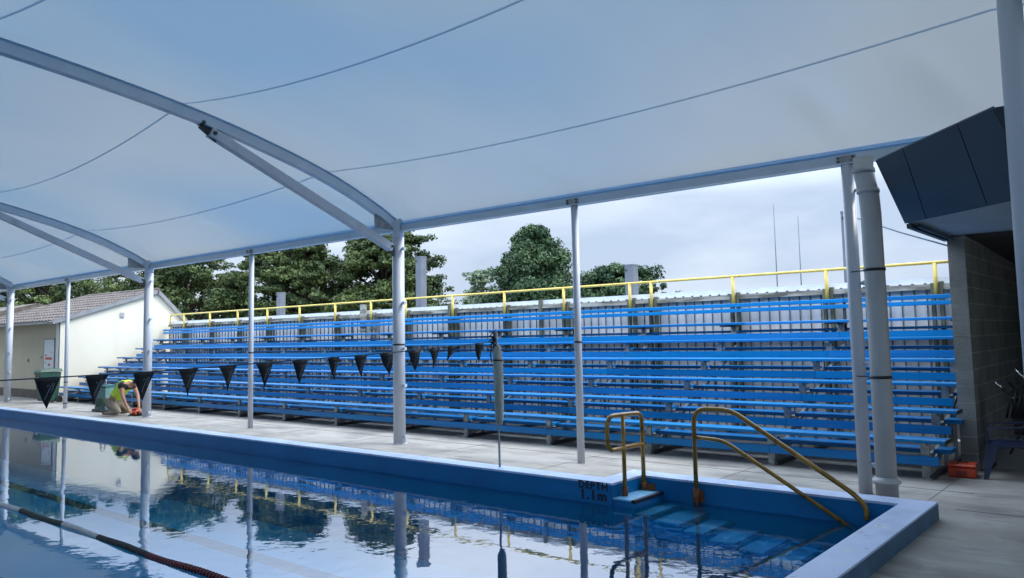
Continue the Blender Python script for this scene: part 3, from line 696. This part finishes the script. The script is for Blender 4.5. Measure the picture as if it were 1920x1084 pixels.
# plastic chair
def chair():
    c = empty('plastic_chair', (0, 0, 0), 'navy plastic garden armchair at the right edge beside the block wall', 'chair')
    # local: faces -x ; seat at .42
    b = MB(); n = 8; vs = []
    for i in range(n+1):
        for j in range(n+1):
            x = -.22+.44*i/n; y = -.22+.44*j/n; z = .425-.02*math.cos((j/n-.5)*math.pi)-.03*(i/n)-(.03 if i == 0 else 0)
            vs.append((x, y, z))
    b.add(vs, [(i*(n+1)+j, (i+1)*(n+1)+j, (i+1)*(n+1)+j+1, i*(n+1)+j+1) for i in range(n) for j in range(n)], True)
    o = b.build('seat', 'navy', c); md = o.modifiers.new('s', 'SOLIDIFY'); md.thickness = .012
    b = MB()
    for k in range(7):
        y = -.18+.06*k; b.bar((.19, y, .44), (.30, y*1.02, .80-.02*abs(k-3)*.6), .035, .010, up=(1, 0, 0))
    b.tube(rounded([(.19, -.23, .40), (.29, -.235, .80), (.30, -.1, .86), (.30, .1, .86), (.29, .235, .80), (.19, .23, .40)], .05, 5), .014, 8)
    b.build('backrest', 'navy', c)
    for s in (-1, 1):
        b = MB(); pts = rounded([(-.25, s*.27, .38), (-.23, s*.27, .635), (.05, s*.275, .64), (.28, s*.25, .72)], [.04, .1], 6)
        for p, q in zip(pts, pts[1:]): b.bar(p, q, .05, .016)
        b.build('armrest', 'navy', c)
        for xs, xt in ((-.27, -.20), (.27, .17)):
            b = MB(); a = .045
            q = [(xs, s*.29), (xt, s*.22)]
            b.add([(xs-.022, s*.29-.02, 0), (xs+.022, s*.29-.02, 0), (xs+.022, s*.29+.02, 0), (xs-.022, s*.29+.02, 0),
                   (xt-.06, s*.24-.03, .42), (xt+.06, s*.24-.03, .42), (xt+.06, s*.24+.03, .42), (xt-.06, s*.24+.03, .42)],
                  [(0, 3, 2, 1), (4, 5, 6, 7), (0, 1, 5, 4), (1, 2, 6, 5), (2, 3, 7, 6), (3, 0, 4, 7)]); b.build('leg', 'navy', c)
        # arched side skirt under the seat
        b = MB(); vs = []; m = 12
        for i in range(m+1):
            t = i/m; x = -.22+.42*t; lo = .40-.16*abs(2*t-1)**3
            vs += [(x, s*.245, .43), (x, s*.25, lo)]
        b.add(vs, [(2*i, 2*i+1, 2*i+3, 2*i+2) for i in range(m)], True); o = b.build('side_skirt', 'navy', c); md = o.modifiers.new('s', 'SOLIDIFY'); md.thickness = .01
    return c
ch = chair(); ch.location = (-1.50, 10.66, 0); ch.rotation_euler = (0, 0, R(8)); ch.scale = (1.08, 1.05, .90)

# red case
rc = empty('red_case', (-2.0, 10.3, 0), 'orange red plastic case on the deck at the foot of the block wall', 'case')
b = MB(); b.cbox(-.135, .135, -.14, .14, 0, .11, .012); b.cbox(-.128, .128, -.148, -.139, .02, .09); o = b.build('body', 'red', rc)
o.parent = rc; o.matrix_parent_inverse = Matrix()
b = MB(); b.cbox(-.14, .14, -.145, .145, .115, .15, .014); o = b.build('lid', 'red', rc); o.matrix_parent_inverse = Matrix()
b = MB(); b.box(-.05, .05, -.158, -.149, .02, .085); o = b.build('latch', 'redd', rc); o.matrix_parent_inverse = Matrix()
b = MB(); b.bar((-.05, 0, .163), (.05, 0, .163), .02, .01); b.bar((-.05, 0, .15), (-.05, 0, .163), .02, .02); b.bar((.05, 0, .15), (.05, 0, .163), .02, .02); o = b.build('handle', 'redd', rc); o.matrix_parent_inverse = Matrix()
rc.location = (-1.99, 10.40, 0); rc.rotation_euler = (0, 0, R(6))

# folded walking frame behind the chair, grey tub under
wf = empty('folded_trolley', (-1.4, 11.12, 0), 'folded black trolley with silver grips leaning behind the navy chair', 'trolley')
b = MB(); x0_, y0_ = -1.58, 11.12
for dx, dy in ((0, 0), (.16, .12), (.05, .25)):
    b.tube(rounded([(x0_+.22+dx, y0_+dy, .03), (x0_+.10+dx, y0_+dy, .75), (x0_-.08+dx, y0_+dy, .98+dx)], .08, 5), .014, 8)
    b.tube([(x0_-.02+dx, y0_+dy-.1, .2), (x0_+.25+dx, y0_+dy, .8)], .011, 8)
b.cbox(x0_+.02, x0_+.34, y0_+.02, y0_+.12, .42, .84, .03)
for k in range(5): b.tube([(x0_-.04+.05*k, y0_-.02, .62), (x0_+.03+.05*k, y0_, .95+.02*(k % 2))], .012, 8)
b.build('frame', 'black', wf)
b = MB(); b.tube([(x0_-.15, y0_, 1.05), (x0_-.07, y0_, .97)], .018, 10); b.tube([(x0_+.06, y0_+.12, 1.2), (x0_+.18, y0_+.12, 1.05)], .018, 10)
b.tube([(x0_-.02, y0_+.1, .82), (x0_+.02, y0_+.1, .86)], .022, 8); b.build('grip', 'silver', wf)
for y in (y0_, y0_+.25): MB().tube([(x0_+.24, y, .08), (x0_+.24, y+.03, .08)], .08, 16).build('wheel', 'black', wf)
gt = MB(); gt.add([(-1.78, 11.25, .02), (-1.48, 11.25, .02), (-1.48, 11.55, .02), (-1.78, 11.55, .02), (-1.82, 11.2, .32), (-1.44, 11.2, .32), (-1.44, 11.6, .32), (-1.82, 11.6, .32)],
   [(0, 3, 2, 1), (0, 1, 5, 4), (1, 2, 6, 5), (2, 3, 7, 6), (3, 0, 4, 7)])
gt.box(-1.85, -1.41, 11.17, 11.2, .30, .335)
gt.box(-1.80, -1.46, 11.22, 11.58, 0, .02)
tag(gt.build('plastic_tub', 'grey'), 'pale grey plastic tub on the floor behind the navy chair', 'tub')

# ------------------------------------------------------------------ shed on the left
sh = empty('cream_shed', (-30, 11, 0), 'cream walled building with brown tiled roof at the left end', 'building')
gx = -27.3
b = MB(); pr = [(10.02, 0), (14.2, 0), (14.2, 2.45), (13.13, 3.55), (10.02, 2.54)]
b.add([(gx, y, z) for y, z in pr]+[(gx-.15, y, z) for y, z in pr], [(0, 1, 2, 3, 4), (9, 8, 7, 6, 5)]+[(i, (i+1) % 5, 5+(i+1) % 5, 5+i) for i in range(5)]); b.build('gable_wall', 'cream', sh)
MB().box(-35.0, gx-.152, 10.02, 10.17, .28, 2.55).build('front_wall', 'beige', sh)
MB().box(-35.0, gx-.152, 10.0, 10.16, 0, .278).build('plinth', 'plinth', sh)
b = MB(); b.box(-35, -34.85, 10.18, 14.1, 0, 2.5); b.box(-35, gx-.2, 14.1, 14.2, 0, 2.45); b.build('rear_wall', 'beige', sh)
MB().box(gx-.26, gx-.06, 9.988, 9.998, .0, 2.5).build('corner_board', 'signw', sh)
def roofgrid(p00, p10, p11, p01, nu, nv, name):
    """tiled slope: eave p00->p10, ridge p01->p11, stepped courses and waved tiles"""
    p00, p10, p11, p01 = map(Vector, (p00, p10, p11, p01)); nrm = (p10-p00).cross(p01-p00).normalized()
    if nrm.z < 0: nrm = -nrm
    b = MB()
    for j in range(nv):
        v0, v1 = j/nv, (j+1)/nv; vs = []
        m = nu*4
        for i in range(m+1):
            u_ = i/m; wv = .018*math.sin(u_*nu*2*math.pi)
            q0 = p00.lerp(p10, u_).lerp(p01.lerp(p11, u_), v0); q1 = p00.lerp(p10, u_).lerp(p01.lerp(p11, u_), v1)
            vs += [q0+nrm*(.005), q0+nrm*(.045+wv), q1+nrm*(.012+wv)]
        fs = []
        for i in range(m): a = 3*i; fs += [(a, a+3, a+4, a+1), (a+1, a+4, a+5, a+2)]
        b.add(vs, fs)
    return b.build(name, 'tile', sh)
RE = -33.1
roofgrid((-35.3, 9.72, 2.52), (gx+.12, 9.72, 2.50), (gx+.12, 13.13, 3.60), (RE, 13.13, 3.66), 30, 9, 'roof_slope')
roofgrid((gx+.12, 14.45, 2.32), (-35.3, 14.45, 2.32), (RE, 13.13, 3.66), (gx+.12, 13.13, 3.60), 30, 4, 'roof_slope')
b = MB(); b.add([(-35.3, 9.72, 2.52), (-35.3, 14.45, 2.32), (RE, 13.13, 3.66)], [(0, 1, 2)]); b.build('hip_end', 'tile', sh)
b = MB(); b.tube([(RE, 13.13, 3.68), (gx+.13, 13.13, 3.63)], .06, 8); b.tube([(RE, 13.13, 3.68), (-35.3, 9.72, 2.56)], .05, 8); b.build('ridge_tiles', 'tile', sh)
b = MB(); b.bar((gx+.10, 9.74, 2.47), (gx+.10, 13.13, 3.56), .03, .13); b.bar((gx+.10, 13.13, 3.56), (gx+.10, 14.4, 2.28), .03, .13); b.build('barge_board', 'gutter', sh)
b = MB(); b.box(-35.2, gx+.1, 9.62, 9.72, 2.42, 2.5); b.tube([(gx+.08, 9.67, 2.46), (gx+.08, 9.67, 2.50)], .07, 8); b.build('gutter', 'gutter', sh)
b = MB(); b.box(-28.51, -27.68, 9.988, 10.015, .55, 1.93); door = b.build('notice_panel', 'signw', sh)
b = MB(); b.box(-28.54, -28.51, 9.980, 10.020, .5, 1.96); b.box(-27.68, -27.65, 9.980, 10.020, .5, 1.96); b.box(-28.54, -27.65, 9.980, 10.020, 1.93, 1.96); b.build('panel_frame', 'gutter', door)
b = MB(); b.box(-28.39, -27.83, 9.980, 9.987, 1.28, 1.36); b.box(-28.14, -27.99, 9.980, 9.987, 1.08, 1.16); b.box(-28.39, -28.29, 9.980, 9.987, 1.40, 1.45); b.build('red_marking', 'red', door)
b = MB()
for (xx, zz) in ((-28.39, .95), (-28.04, .98), (-28.41, 1.17), (-27.89, 1.5), (-28.29, .75), (-27.94, .72)): b.box(xx, xx+.07, 9.981, 9.987, zz, zz+.04)
b.build('dark_marking', 'gutter', door)
b = MB(); b.box(-28.80, -28.75, 9.990, 10.019, 1.33, 1.38); b.box(-30.01, -29.91, 9.990, 10.019, 1.2, 1.3); b.build('wall_fitting', 'gutter', sh)
MB().box(gx+.002, gx+.04, 11.87, 12.0, 2.64, 2.80).build('wall_lamp', 'grey', sh)
# brick neighbour further left
nb_ = empty('brick_building', (-38, 9, 0), 'dull red brick building at the far left edge behind the thick post', 'building')
M['brick'] = mat('dull_brick', (.17, .10, .085), .9, .25, 14)
MB().box(-45, -36.2, 8.6, 16, 0, 2.5).build('wall', 'brick', nb_)
b = MB(); b.add([(-45.3, 8.3, 2.5), (-35.9, 8.3, 2.5), (-35.9, 16.3, 2.5), (-45.3, 16.3, 2.5), (-45.3, 12.3, 3.5), (-35.9, 12.3, 3.5)], [(0, 3, 2, 1), (0, 1, 5, 4), (2, 3, 4, 5), (0, 4, 3), (1, 2, 5)]); b.build('roof', 'tile', nb_)

# wheelie bin
wb_ = empty('wheelie_bin', (-26.6, 9.72, 0), 'dark green wheelie bin against the cream building wall', 'bin')
bx, by = -26.55, 9.45
b = MB(); b.add([(bx-.20, by-.22, .06), (bx+.20, by-.22, .06), (bx+.20, by+.20, .06), (bx-.20, by+.20, .06), (bx-.27, by-.3, .92), (bx+.27, by-.3, .92), (bx+.27, by+.26, .92), (bx-.27, by+.26, .92)],
  [(0, 3, 2, 1), (4, 5, 6, 7), (0, 1, 5, 4), (1, 2, 6, 5), (2, 3, 7, 6), (3, 0, 4, 7)]); b.box(bx-.285, bx+.285, by-.315, by-.295, .86, .93); bb = b.build('body', 'green', wb_)
b = MB(); b.add([(bx-.29, by-.34, .935), (bx+.29, by-.34, .935), (bx+.29, by+.3, .935), (bx-.29, by+.3, .935), (bx-.25, by-.28, 1.0), (bx+.25, by-.28, 1.0), (bx+.25, by+.27, 1.03), (bx-.25, by+.27, 1.03)],
  [(0, 3, 2, 1), (4, 5, 6, 7), (0, 1, 5, 4), (1, 2, 6, 5), (2, 3, 7, 6), (3, 0, 4, 7)]); b.build('lid', 'green', wb_)
b = MB()
for k in range(3): b.box(bx-.02+.07*k, bx+.025+.07*k, by-.322, by-.316, .70, .78)
b.build('white_marking', 'signw', bb)
for s in (-1, 1): MB().tube([(bx+s*.22, by+.22, .1), (bx+s*.27, by+.22, .1)], .1, 14).build('wheel', 'black', wb_)

# teal cleaning machine
cm = empty('cleaning_machine', (-21.5, 9.0, 0), 'teal tapered machine on black skid base near the kneeling worker', 'machine')
mx0, my0 = -21.35, 9.05
b = MB(); b.add([(mx0-.34, my0-.22, .07), (mx0+.34, my0-.22, .07), (mx0+.34, my0+.22, .07), (mx0-.34, my0+.22, .07), (mx0-.20, my0-.16, .60), (mx0+.16, my0-.16, .60), (mx0+.16, my0+.16, .60), (mx0-.20, my0+.16, .60)],
  [(0, 3, 2, 1), (4, 5, 6, 7), (0, 1, 5, 4), (1, 2, 6, 5), (2, 3, 7, 6), (3, 0, 4, 7)]); b.cbox(mx0-.18, mx0+.12, my0-.14, my0+.14, .60, .68, .03); b.build('housing', 'teal', cm)
b = MB()
for k in range(5): b.box(mx0-.22+.1*k, mx0-.18+.1*k, my0-.235, my0-.215, .12, .34)
b.build('vent', 'green', cm)
b = MB(); b.cbox(mx0-.40, mx0+.42, my0-.26, my0+.26, 0.0, .065, .02); b.tube(rounded([(mx0+.38, my0, .05), (mx0+.6, my0-.05, .03), (mx0+.85, my0-.1, .12)], .1), .025, 8); b.build('skid_base', 'black', cm)
b = MB(); b.tube(rounded([(mx0-.2, my0-.1, .62), (mx0-.2, my0-.1, .82), (mx0+.05, my0-.1, .82), (mx0+.05, my0-.1, .64)], .05), .016, 8); b.build('carry_handle', 'grey', cm)

# ------------------------------------------------------------------ kneeling worker
pr_ = empty('person', (-19.6, 8.7, 0), 'person in yellow hi-vis vest and khaki trousers kneeling, bent over a red tool', 'person')
def skin(name, m, vs, es, rs, sub=2):
    me = bpy.data.meshes.new(name); me.from_pydata(vs, es, []); me.update()
    o = bpy.data.objects.new(name, me); col.objects.link(o); me.materials.append(M[m])
    md = o.modifiers.new('skin', 'SKIN'); md.use_smooth_shade = True
    for i, rr in enumerate(rs): me.skin_vertices[0].data[i].radius = rr if isinstance(rr, tuple) else (rr, rr)
    me.skin_vertices[0].data[0].use_root = True
    s = o.modifiers.new('sub', 'SUBSURF'); s.levels = sub; s.render_levels = sub
    o.parent = pr_; return o
# local frame: +x forward (towards the tool), y sideways, z up
body_v = [(-.30, 0, .34), (-.22, 0, .48), (-.05, 0, .66), (.10, 0, .75), (.20, 0, .77), (.29, 0, .75),                # 0-5 pelvis..neck
          (.09, -.19, .73), (.16, -.24, .47), (.24, -.19, .24), (.27, -.17, .15),                                        # 6-9 near arm
          (.09, .19, .73), (.18, .24, .47), (.28, .17, .24), (.31, .14, .15),                                            # 10-13 far arm
          (-.28, -.12, .30), (.02, -.17, .09), (-.36, -.15, .07), (-.50, -.15, .05),                                     # 14-17 near leg
          (-.28, .12, .30), (.04, .17, .09), (-.34, .15, .07), (-.48, .15, .05)]
body_e = [(0, 1), (1, 2), (2, 3), (3, 4), (4, 5), (3, 6), (6, 7), (7, 8), (8, 9), (3, 10), (10, 11), (11, 12), (12, 13), (0, 14), (14, 15), (15, 16), (16, 17), (0, 18), (18, 19), (19, 20), (20, 21)]
body_r = [(.13, .15), (.12, .14), (.125, .15), (.12, .16), .07, .05, .065, .045, .035, .03, .065, .045, .035, .03, .10, .065, .05, .035, .10, .065, .05, .035]
skin('body', 'skin', body_v, body_e, body_r)
skin('shirt', 'darkcloth', [(-.26, 0, .42), (-.05, 0, .66), (.10, 0, .75), (.22, 0, .775), (.09, -.18, .735), (.11, -.225, .62), (.09, .18, .735), (.12, .225, .62)], [(0, 1), (1, 2), (2, 3), (2, 4), (4, 5), (2, 6), (6, 7)],
     [(.14, .155), (.135, .16), (.13, .165), (.085, .10), .085, .064, .085, .064])
skin('vest', 'hivis', [(-.28, 0, .40), (-.20, 0, .50), (-.05, 0, .67), (.09, 0, .755), (.18, 0, .785), (.08, -.13, .75), (.08, .13, .75)], [(0, 1), (1, 2), (2, 3), (3, 4), (3, 5), (3, 6)],
     [(.155, .17), (.15, .17), (.155, .18), (.148, .185), (.10, .12), .095, .095])
skin('trousers', 'khaki', [(-.29, 0, .37), (-.28, -.12, .30), (.02, -.17, .095), (-.33, -.15, .085), (-.28, .12, .30), (.04, .17, .095), (-.31, .15, .085)], [(0, 1), (1, 2), (2, 3), (0, 4), (4, 5), (5, 6)],
     [(.15, .16), .12, .082, .07, .12, .082, .07])
for s in (-1, 1): skin('boot', 'boot', [(-.38, s*.15, .07), (-.48, s*.15, .09), (-.50, s*.15, .19), (-.49, s*.15, .25)], [(0, 1), (1, 2), (2, 3)], [.055, .055, .045, .035], 1)
skin('vest_stripe', 'darkcloth', [(.02, -.165, .60), (.05, -.10, .83), (.08, .0, .90), (.05, .12, .82)], [(0, 1), (1, 2), (2, 3)], [.018, .018, .018, .018], 1)
skin('vest_band', 'grey', [(-.16, -.14, .66), (-.05, 0, .845), (-.16+.02, .14, .66)], [(0, 1), (1, 2)], [.022, .022, .022], 1)
# head with face, cap of hair
b = MB(); hc = Vector((.37, 0, .80)); vs = []; n1, n2 = 14, 10
hr = Matrix.Rotation(R(55), 3, 'Y')
for i in range(n2+1):
    th = math.pi*i/n2
    for j in range(n1):
        ph = 2*math.pi*j/n1
        p = Vector((.095*math.sin(th)*math.cos(ph), .076*math.sin(th)*math.sin(ph), .118*math.cos(th)))
        if p.x > 0: p.x *= 1+.12*max(0, -p.z/.118)
        if abs(p.y) < .02 and p.x > .06 and -.04 < p.z < .02: p.x += .02
        vs.append(hr @ p+hc)
b.add(vs, [(i*n1+j, i*n1+(j+1) % n1, (i+1)*n1+(j+1) % n1, (i+1)*n1+j) for i in range(n2) for j in range(n1)], True); b.build('head', 'skin', None).parent = pr_
b = MB(); vs = []
for i in range(7):
    th = math.pi*.62*i/6
    for j in range(n1):
        ph = 2*math.pi*j/n1
        p = Vector((.102*math.sin(th)*math.cos(ph)-.012, .083*math.sin(th)*math.sin(ph), .126*math.cos(th)))
        if i > 4 and math.cos(ph) > .3: p.z += .05
        vs.append(hr @ p+hc)
b.add(vs, [(i*n1+j, i*n1+(j+1) % n1, (i+1)*n1+(j+1) % n1, (i+1)*n1+j) for i in range(6) for j in range(n1)], True); b.build('hair', 'darkcloth', None).parent = pr_
b = MB()
for s in (-1, 1):
    e_ = hr @ Vector((.088, s*.03, .012))+hc; b.box(e_.x-.008, e_.x+.008, e_.y-.01, e_.y+.01, e_.z-.006, e_.z+.006)
b.build('eye', 'darkcloth', None).parent = pr_
for s in (-1, 1):
    wr = Vector((.27 if s < 0 else .31, s*(.17 if s < 0 else .14), .15)); b = MB()
    b.tube([wr, wr+Vector((.025, -s*.01, -.035)), wr+Vector((.045, -s*.015, -.06))], [.028, .036, .03], 10)
    for k in range(4):
        o_ = wr+Vector((.04, -s*.015+(k-1.5)*.019, -.055)); b.tube([o_, o_+Vector((.03, 0, -.012)), o_+Vector((.045, 0, -.035+.004*abs(k-1)))], [.009, .0085, .007], 6)
    t0 = wr+Vector((.02, -s*.04, -.03)); b.tube([t0, t0+Vector((.03, -s*.012, -.02)), t0+Vector((.05, -s*.005, -.035))], [.011, .010, .008], 6)
    b.build('hand', 'skin', None).parent = pr_
pr_.location = (-19.72, 8.72, 0); pr_.rotation_euler = (0, 0, R(25)); pr_.scale = (1.0, 1.0, 1.0)
tl = empty('power_tool', (-19.35, 8.8, 0), 'red hand tool on the deck under the hands of the kneeling worker', 'tool')
b = MB(); tx, ty = -19.36, 8.83
b.cbox(tx-.16, tx+.16, ty-.08, ty+.08, .03, .12, .03); b.tube([(tx-.12, ty, .14), (tx+.1, ty, .17)], .03, 8); b.build('casing', 'red', tl)
b = MB(); b.tube([(tx+.16, ty, .07), (tx+.3, ty+.02, .04)], .035, 10); b.box(tx-.17, tx+.17, ty-.09, ty+.09, 0, .028); b.build('base', 'black', tl)
hb = MB(); hb.tube(rounded([(-19.0, 8.95, .03), (-18.95, 8.9, .12), (-18.86, 8.92, .03)], .05), .02, 8); hb.box(-19.08, -18.98, 8.9, 9.0, 0, .08)
tag(hb.build('hose_fitting', 'grey'), 'small grey hose fitting on the deck beside the worker and post', 'fitting')

# ------------------------------------------------------------------ trees
def tree(name, label, x, y, h_, wd, m, seed, crown0=.25, nclump=110, leaves=380, flat=.5, cone=.3, group=None, ls=.08, trunks=1, wy=None):
    rng = random.Random(seed); wy = wy or wd*.8
    root = empty(name, (x, y, 0), label, 'tree', group)
    b = MB(); clumps = []
    for _ in range(nclump*6):
        if len(clumps) >= nclump: break
        t = rng.random()**.85; z = h_*(crown0+(1-crown0)*t)
        env = (1-cone*t)*math.sqrt(max(0.02, 1-(max(0, t-.35)/.66)**2.2)) if t > .35 else (.75+.25*t/.35)
        a = rng.uniform(0, 6.283); rad = math.sqrt(rng.uniform(.12, 1.0))
        lob = 1+.22*math.sin(3*a+seed)+.15*math.sin(5*a+seed*2+t*4)
        cx = x+math.cos(a)*wd/2*env*rad*lob; cy = y+math.sin(a)*wy/2*env*rad*lob
        cr_ = rng.uniform(.45, 1.0)*min(1.0, .55+wd*.06)*(1-.35*t)
        z = min(z, h_-cr_*flat*.8)
        clumps.append((cx, cy, z, cr_))
    for k in range(trunks):
        tx = x+(k-(trunks-1)/2)*wd*.28; jx = rng.uniform(-.3, .3)
        b.tube([(tx, y, 0), (tx+jx*.5, y, h_*.35), (tx+jx, y, h_*.85)], [.28, .2, .05], 10)
    for (cx, cy, z, cr_) in clumps[::3]:
        k = rng.randrange(trunks); tx = x+(k-(trunks-1)/2)*wd*.28
        z0 = max(.25*h_, z-.35*math.hypot(cx-tx, cy-y)-.3)
        b.tube([(tx, y, z0*.92), ((cx+tx)/2, (cy+y)/2, (z0+z)/2+.1), (cx, cy, z)], [.07, .045, .02], 5, cap=False)
    b.build('trunk', 'trunk', root)
    vs = []; fs = []; tint = []
    for (cx, cy, z, cr_) in clumps:
        base = rng.uniform(.0, .75)
        sub = [(cx+rng.gauss(0, cr_*.45), cy+rng.gauss(0, cr_*.45), z+rng.gauss(0, cr_*.25), rng.uniform(-.12, .12)) for _ in range(6)]
        for q in range(leaves):
            sx_, sy_, sz_, sb = sub[q % 6]
            d = Vector((rng.gauss(0, 1), rng.gauss(0, 1), rng.gauss(0, 1))).normalized()
            rr = cr_*.52*rng.random()**.4
            p = Vector((sx_+d.x*rr, sy_+d.y*rr, sz_+d.z*rr*flat))
            nrm = (d+Vector((rng.gauss(0, .6), rng.gauss(0, .6), rng.gauss(0, .6)+.4))).normalized()
            t1 = nrm.orthogonal().normalized(); t1.rotate(Matrix.Rotation(rng.uniform(0, 6.28), 3, nrm)); t2 = nrm.cross(t1)
            s1 = ls*rng.uniform(.5, 1.2); s2 = s1*rng.uniform(.35, .7); n = len(vs)
            vs += [tuple(p-t1*s1), tuple(p+t2*s2), tuple(p+t1*s1), tuple(p-t2*s2)]; fs.append((n, n+1, n+2, n+3))
            tint.append(min(1, max(0, base+sb+rng.uniform(-.15, .25))))
    me = bpy.data.meshes.new('crown'); me.from_pydata(vs, [], fs); me.update()
    at = me.attributes.new('tint', 'FLOAT', 'FACE'); at.data.foreach_set('value', tint)
    me.materials.append(M[m]); o = bpy.data.objects.new('crown', me); col.objects.link(o); o.parent = root; o.matrix_parent_inverse = root.matrix_world.inverted()
    return root
G = 'trees beyond the fence'
TREES = []
def tpx(px, D, H_):      # (world x, y) on the bearing of a picture column at distance D
    d = f*1+r*(px-960)/1475.2; d.z = 0; return d.x*D, d.y*D
for (nm, lab, px, D, h_, wd, m, seed, kw) in (
    ('conifer_tree', 'dark tree behind the brown tiled roof at far left', 95, 40, 6.4, 12, 'leaf', 1, dict(crown0=.12, nclump=280, cone=.1, trunks=2)),
    ('conifer_tree', 'bushy dark tree between the cream building and the first thin post', 350, 36, 6.2, 7.6, 'leaf', 2, dict(nclump=220, cone=.1, crown0=.1)),
    ('conifer_tree', 'broad green conifer behind the second thin post and short pillar', 545, 34, 6.4, 6.4, 'leaf', 3, dict(crown0=.1, nclump=260, cone=.2, trunks=2)),
    ('conifer_tree', 'large green conifer behind the central thick post', 720, 33, 6.5, 6.0, 'leaf', 4, dict(crown0=.1, nclump=260, cone=.25)),
    ('broadleaf_tree', 'domed dark green tree left of the thin post, against open sky', 1000, 34, 6.45, 7.2, 'leaf2', 5, dict(nclump=300, cone=.78, flat=.8, crown0=.12)),
    ('broadleaf_tree', 'low green tree behind the short square pillar', 1160, 35, 4.75, 6.4, 'leaf2', 6, dict(nclump=160, cone=.3, flat=.7, crown0=.12)),
    ('broadleaf_tree', 'pale grey green tree just left of the domed dark tree', 905, 42, 5.3, 3.0, 'leaf3', 7, dict(nclump=60, cone=.3)),
):
    x, y = tpx(px, D, h_); tree(nm, lab, x, y, h_, wd, m, seed, group=G, **kw)
